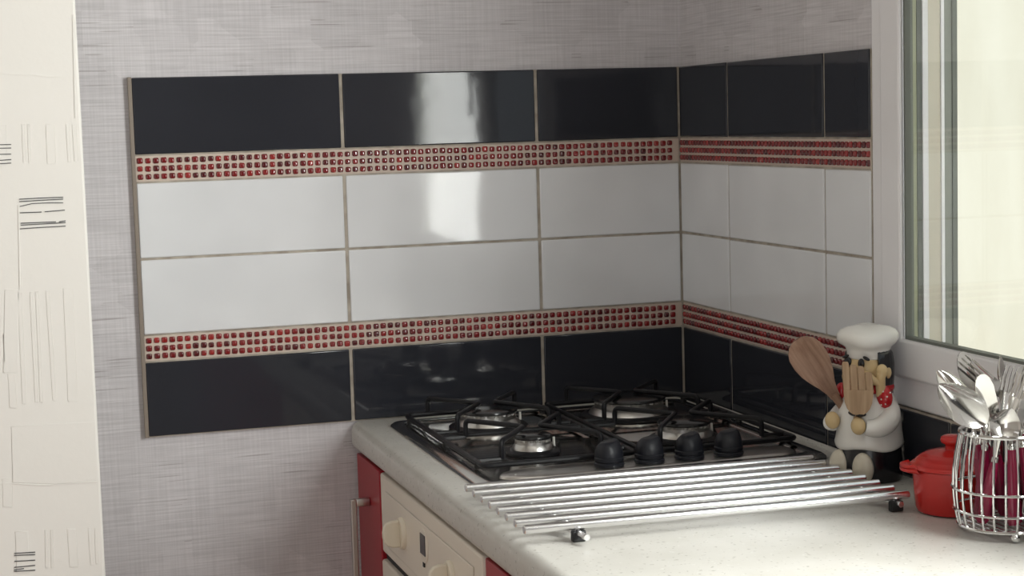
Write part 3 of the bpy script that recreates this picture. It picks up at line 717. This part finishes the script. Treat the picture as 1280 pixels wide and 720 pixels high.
# wooden utensils standing in the chef's pouch
def shell_from_outline(rows, thick, bow):
    # rows: (t, half width left, half width right) along local Z; a slightly dished, solid blade facing -Y
    mb = MB(); n_ = 10; F = []; Bk = []
    for z, xl, xr in rows:
        f = []; b = []
        for i in range(n_ + 1):
            u = i / n_; x = xl + (xr - xl) * u; q = (2 * u - 1) ** 2 * bow
            f.append((x, -q, z)); b.append((x, -q + thick, z))
        F.append(f); Bk.append(b)
    loops = [f + list(reversed(b)) for f, b in zip(F, Bk)]
    return mb.loft(loops)
tw = empty('wooden_pasta_fork', (-0.1035, -0.8500, CZ + 0.1015), math.radians(-20)); tag(tw, 'light wooden pasta fork with slotted tines held by chef figurine', 'wooden fork')
tw.rotation_euler = (math.radians(-4), math.radians(1), math.radians(-24))
rows = [(0, -.007, .007), (.003, -.0115, .0115), (.008, -.0155, .0155), (.016, -.0185, .0185), (.026, -.0198, .0198), (.034, -.0205, .0205)]
shell_from_outline(rows, .006, .003).build('head', WOOD_FORK, tw, sharp=50)
for i, (xl, xr, top) in enumerate(((-.0205, -.0107, .073), (-.0103, -.0003, .069), (.0002, .0102, .067), (.0106, .0205, .059))):
    q = lambda x: ((x / .0205) ** 2) * .003
    lo = []
    for z in (.0335, .05, top - .004, top):
        sh = 0.0012 if z == top else 0; k = (z - .0335) / .045
        cl = (-0.0030, -0.0028, -0.0034, -0.0046)[i] * k
        lo.append([(xl + sh + cl, -q(xl), z), (xr - sh + cl, -q(xr), z), (xr - sh + cl, -q(xr) + .006 - sh, z), (xl + sh + cl, -q(xl) + .006 - sh, z)])
    MB().loft(lo).build('tine', WOOD_FORK, tw, bevel=0.0012)
MB().tube([(0, .004, .008), (0, .012, .000), (0, .024, -.014)], [0.0065, 0.006, 0.0055], 10).build('handle', WOOD_FORK, tw)

sp = empty('wooden_spoon', (-0.1090, -0.795, CZ + 0.118)); tag(sp, 'brown wooden spoon leaning out behind the chef figurine', 'wooden spoon')
sp.rotation_euler = (math.radians(2), math.radians(-33), math.radians(-22))
rows = []
for z, hw_ in ((0, .0070), (.010, .0085), (.022, .0125), (.036, .0190), (.050, .0240), (.064, .0262), (.078, .0255), (.088, .0215), (.095, .0150), (.099, .0070)): rows.append((z, -hw_, hw_))
mb = MB(); n_ = 12; loops = []
for z, a, b in rows:
    f = []; bk = []
    dish = max(0.0, 1 - ((z - .060) / .036) ** 2)
    for i in range(n_ + 1):
        u = i / n_; x = a + (b - a) * u; e_ = (2 * u - 1)
        f.append((x, 0.006 * dish * max(0, 1 - (e_ / .82) ** 2), z)); bk.append((x, 0.0045 + 0.0065 * (1 - e_ * e_) * (0.5 + 0.5 * dish), z))
    loops.append(f + list(reversed(bk)))
mb.loft(loops).build('bowl', WOOD_SPOON, sp, sharp=50)
MB().tube([(0, .004, .006), (0, .006, -.02), (0.002, .010, -.038)], [0.0065, 0.006, 0.0055], 12).build('handle', WOOD_SPOON, sp)

# ------------------------------------------------------------------ red mini casserole
pt = empty('casserole_pot', (-0.064, -1.030, CZ), math.radians(-17)); tag(pt, 'small red stoneware casserole with lid beside the cutlery basket', 'pot')
MB().lathe([(0.042, 0.0005), (0.047, 0.002), (0.0495, 0.008), (0.0515, 0.03), (0.0525, 0.048), (0.0535, 0.054), (0.0535, 0.0575), (0.050, 0.0578)], 56).build('body', POT_RED, pt, sharp=50)
ld = MB().lathe([(0.0535, 0.0580), (0.0565, 0.0590), (0.0565, 0.0620), (0.0530, 0.0645), (0.0505, 0.0650), (0.0485, 0.0690), (0.0470, 0.0695), (0.0430, 0.0730), (0.0415, 0.0733), (0.0365, 0.0765), (0.035, 0.0767), (0.0260, 0.0795), (0.016, 0.0808), (0.0125, 0.0812)], 56).build('lid', POT_RED, pt, sharp=60)
MB().lathe([(0.0110, 0.0808), (0.0105, 0.0860), (0.0125, 0.0885), (0.0160, 0.0900), (0.0172, 0.0935), (0.0160, 0.0975), (0.0125, 0.0992), (0.004, 0.1)], 36).build('knob', POT_RED, ld, sharp=60)
for s in (-1, 1):
    lo = []
    for t in range(9):
        a = -1 + 2 * t / 8
        wv = 0.0145 * math.sqrt(max(0, 1 - a * a)) + 0.0008
        lo.append([(s * 0.050, 0.026 * a, 0.0528), (s * (0.0545 + wv), 0.021 * a, 0.0555), (s * (0.0545 + wv), 0.021 * a, 0.0600), (s * 0.052, 0.026 * a, 0.0575)])
    MB().loft(lo).build('handle', POT_RED, pt, bevel=0.0012, bang=40, soft=True)
    MB().loft([[(x * 1.0, y * 0.9, z + 0.0046) for x, y, z in l] for l in lo]).build('lid_tab', POT_RED, ld, bevel=0.0012, bang=40, soft=True)

# ------------------------------------------------------------------ cutlery basket
KX, KY = -0.073, -1.157
bk = empty('cutlery_basket', (KX, KY, CZ)); tag(bk, 'chrome wire basket full of cutlery on ball feet', 'basket')
def kr(z): return 0.0515 + 0.0085 * math.sin(PI * min(1, max(0, (z - 0.004) / 0.125)) ** 0.9)
def circ(r, z, n=48): return [(r * math.cos(2 * PI * i / n), r * math.sin(2 * PI * i / n), z) for i in range(n)]
for z, r in ((0.0125, 0.0026), (0.032, 0.0017), (0.0585, 0.0017), (0.127, 0.0026)):
    MB().tube(circ(kr(z) + (0.0022 if 0.02 < z < 0.1 else 0), z), r, 8, True).build('ring', CHROME, bk)
NW = 26
for i in range(NW):
    a = 2 * PI * (i + 0.3) / NW
    MB().tube([(kr(z) * math.cos(a), kr(z) * math.sin(a), z) for z in [0.0125 + 0.1145 * j / 10 for j in range(11)]], 0.0017, 7).build('wire', CHROME, bk)
m = MB()
for i in range(-4, 5):
    h_ = math.sqrt(max(0, 0.051 ** 2 - (i * 0.011) ** 2)); m.tube([(i * 0.011, -h_, 0.0125), (i * 0.011, h_, 0.0125)], 0.0013, 6)
m.build('base_grid', CHROME, bk)
for i in range(3):
    a = math.radians(-108 + 120 * i); MB().ell((0.0515 * math.cos(a), 0.0515 * math.sin(a), 0.0062), (0.0060, 0.0060, 0.0060), 16, 12).build('ball_foot', CHROME, bk)
a = math.radians(198); MB().ell((0.0575 * math.cos(a), 0.0575 * math.sin(a), 0.129), (0.004, 0.004, 0.004), 14, 10).build('rim_knob', CHROME, bk)

# cutlery: local Z is up along the piece, local -Y the face that looks at the viewer
def strip(rows, thick):
    """rows of (z, half width, y offset, dish)"""
    mb = MB(); n_ = 8; loops = []
    for z, hw_, y, dish in rows:
        f = []; b = []
        for i in range(n_ + 1):
            u = 2 * i / n_ - 1; d_ = dish * (1 - u * u)
            f.append((hw_ * u, y + d_, z)); b.append((hw_ * u, y + d_ + thick, z))
        loops.append(f + list(reversed(b)))
    return mb.loft(loops)
def pix(x, y, dy):
    # pixel of the photograph -> point at the depth of the basket (plane y = KY + dy)
    d = [(x - 640) / 2153.574, -(y - 360) / 2153.574, 1]
    v = [sum(d[i] * R_[i][j] for i in range(3)) for j in range(3)]
    t = (KY + dy + 2.962711) / v[1]
    return Vector((-1.253124 + t * v[0], KY + dy, 0.523034 + CZ + t * v[2]))
VIEW = Vector((-0.48, -0.87, 0.15))
def axes(zax, roll):
    yax = (-(VIEW - zax * VIEW.dot(zax))).normalized(); xax = yax.cross(zax)
    return Matrix((xax, yax, zax)).transposed().to_4x4() @ Matrix.Rotation(math.radians(roll), 4, 'Z')
def cutlery(name, kind, foot, neck, tip, roll, label, wd=0.019, pitch=0.0, group='cutlery in the wire basket'):
    """foot: handle end inside the basket; neck: where the head begins; tip: the far end of the head"""
    d = neck - foot; q_ = (CZ + 0.0195 - foot.z) / d.z          # let the handle down onto the wire floor where the basket is wide enough
    if math.hypot(foot.x + d.x * q_ - KX, foot.y + d.y * q_ - KY) < 0.046: foot = foot + d * q_
    d = neck - foot; Ltot = d.length
    M_ = axes(d.normalized(), 0); M_.translation = foot
    r = empty(name); r.matrix_world = M_; tag(r, label, kind, group)
    hl = min(0.092, Ltot * 0.75); lo = []
    for z, a, b in ((0, .0055, .0032), (.004, .0078, .0043), (hl * .5, .0074, .0043), (hl - .006, .0056, .0038), (hl, .0038, .0032)):
        lo.append([(a * math.cos(2 * PI * i / 14), b * math.sin(2 * PI * i / 14), z) for i in range(14)])
    MB().loft(lo).build('handle', BURGUNDY, r, sharp=60)
    MB().lathe([(.0042, hl - .003), (.0042, hl + .004), (.0030, hl + .006)], 14, None, 1.0, .8).build('ferrule', CUTLERY, r)
    MB().tube([(0, 0, hl + .002), (0, 0, (hl + Ltot) / 2), (0, 0, Ltot + .001)], [.0030, .0023, .0029], 10).build('neck', CUTLERY, r)
    h = tip - neck; hlen = h.length
    Mh = axes(h.normalized(), roll) @ Matrix.Rotation(math.radians(pitch), 4, 'X'); Mh.translation = neck
    Mh = M_.inverted() @ Mh
    def fin(mb, nm, sh=60):
        out = MB(); out.add(mb.v, mb.f, Mh); return out.build(nm, CUTLERY, r, sharp=sh)
    w2 = wd / 2
    if kind == 'knife':
        fin(strip([(-.002, .0028, 0, 0), (.006, w2 * .7, 0, 0), (.012, w2 * .92, 0, 0), (hlen * .5, w2, 0, 0), (hlen * .78, w2 * .96, 0, 0), (hlen * .92, w2 * .72, 0, 0), (hlen * .98, w2 * .42, 0, 0), (hlen, .0012, 0, 0)], .0013), 'blade', 40)
    elif kind == 'spoon':
        rows = []
        for i in range(15):
            t = i / 14; wz = math.sin(PI * t ** 0.85) ** 0.62 if 0 < t < 1 else 0
            rows.append((hlen * t, max(.0018, w2 * wz), 0, .50 * w2 * wz ** 1.5))
        fin(strip(rows, .0012), 'bowl')
    else:
        pl = hlen * .42
        fin(strip([(-.002, .0028, 0, 0), (pl * .3, w2 * .55, 0, .0008), (pl * .65, w2 * .92, 0, .0016), (pl + .001, w2, 0, .0016)], .0014), 'palm')
        for k in range(4):
            xc = (-.86, -.29, .29, .86)[k] * w2; q = .17 * w2
            lo = [[(xc - q * f, y_, z_), (xc + q * f, y_, z_), (xc + q * f, y_ + .0013, z_), (xc - q * f, y_ + .0013, z_)] for z_, f, y_ in ((pl, 1, .0008), (pl + (hlen - pl) * .5, .85, .0022), (pl + (hlen - pl) * .92, .6, .0005), (hlen, .3, -.0008))]
            fin(MB().loft(lo), 'tine')
    return r
def ft(dx, dy, z=0.018): return Vector((KX + dx, KY + dy, CZ + z))
cutlery('table_knife', 'knife', ft(0.0170, 0.0378, 0.0331), pix(1223, 520, 0.0328), pix(1202, 440, 0.0239), 20, 'tall steel table knife with pointed upright blade at the back', .021)
cutlery('serving_spoon', 'spoon', ft(-0.0324, 0.0008, 0.0295), pix(1233, 531, -0.0151), pix(1174, 481, -0.0294), -6, 'large steel serving spoon tipped out over the basket rim', .043)
cutlery('dessert_spoon', 'spoon', ft(-0.0165, 0.0113, 0.0287), pix(1213, 512, 0.0236), pix(1172, 463, 0.0333), 165, 'pale blue glinting spoon turned back outward behind the serving spoon', .030)
cutlery('cake_knife', 'knife', ft(0.0083, 0.0114, 0.0214), pix(1243, 540, -0.0094), pix(1227, 468, -0.0150), 0, 'broad bright steel knife blade facing out of the basket', .023)
cutlery('table_fork', 'fork', ft(-0.0014, -0.0279, 0.0302), pix(1261, 498, 0.0255), pix(1212, 456, 0.0135), 25, 'steel fork leaning sideways with tines by the upright knife', .020)
cutlery('teaspoon', 'spoon', ft(0.0249, -0.0268, 0.0238), pix(1257, 490, 0.0414), pix(1251, 445, 0.0417), 68, 'narrow spoon seen edge on above the standing forks', .024)
cutlery('table_fork', 'fork', ft(-0.0054, 0.0349, 0.0281), pix(1254, 515, -0.0042), pix(1266, 457, 0.0034), 30, 'upright steel fork standing next to the edge-on spoon', .019)
cutlery('soup_spoon', 'spoon', ft(0.0322, -0.0315, 0.0476), pix(1272, 515, 0.0068), pix(1286, 454, 0.0128), 0, 'tall steel spoon rising behind the slanting fork', .036)
cutlery('coffee_spoon', 'spoon', ft(-0.0390, -0.0147, 0.0251), pix(1249, 550, -0.0331), pix(1265, 511, -0.0363), 0, 'short steel spoon with bowl just above the basket rim', .036)
cutlery('table_fork', 'fork', ft(-0.0130, -0.0407, 0.0286), pix(1262, 520, -0.0202), pix(1279, 466, -0.0247), -40, 'steel fork slanting in front of the tall spoon', .019)
cutlery('butter_knife', 'knife', ft(0.0140, -0.0423, 0.0322), pix(1273, 530, -0.0157), pix(1290, 478, -0.0107), 50, 'short steel knife on the far side from the casserole', .018)
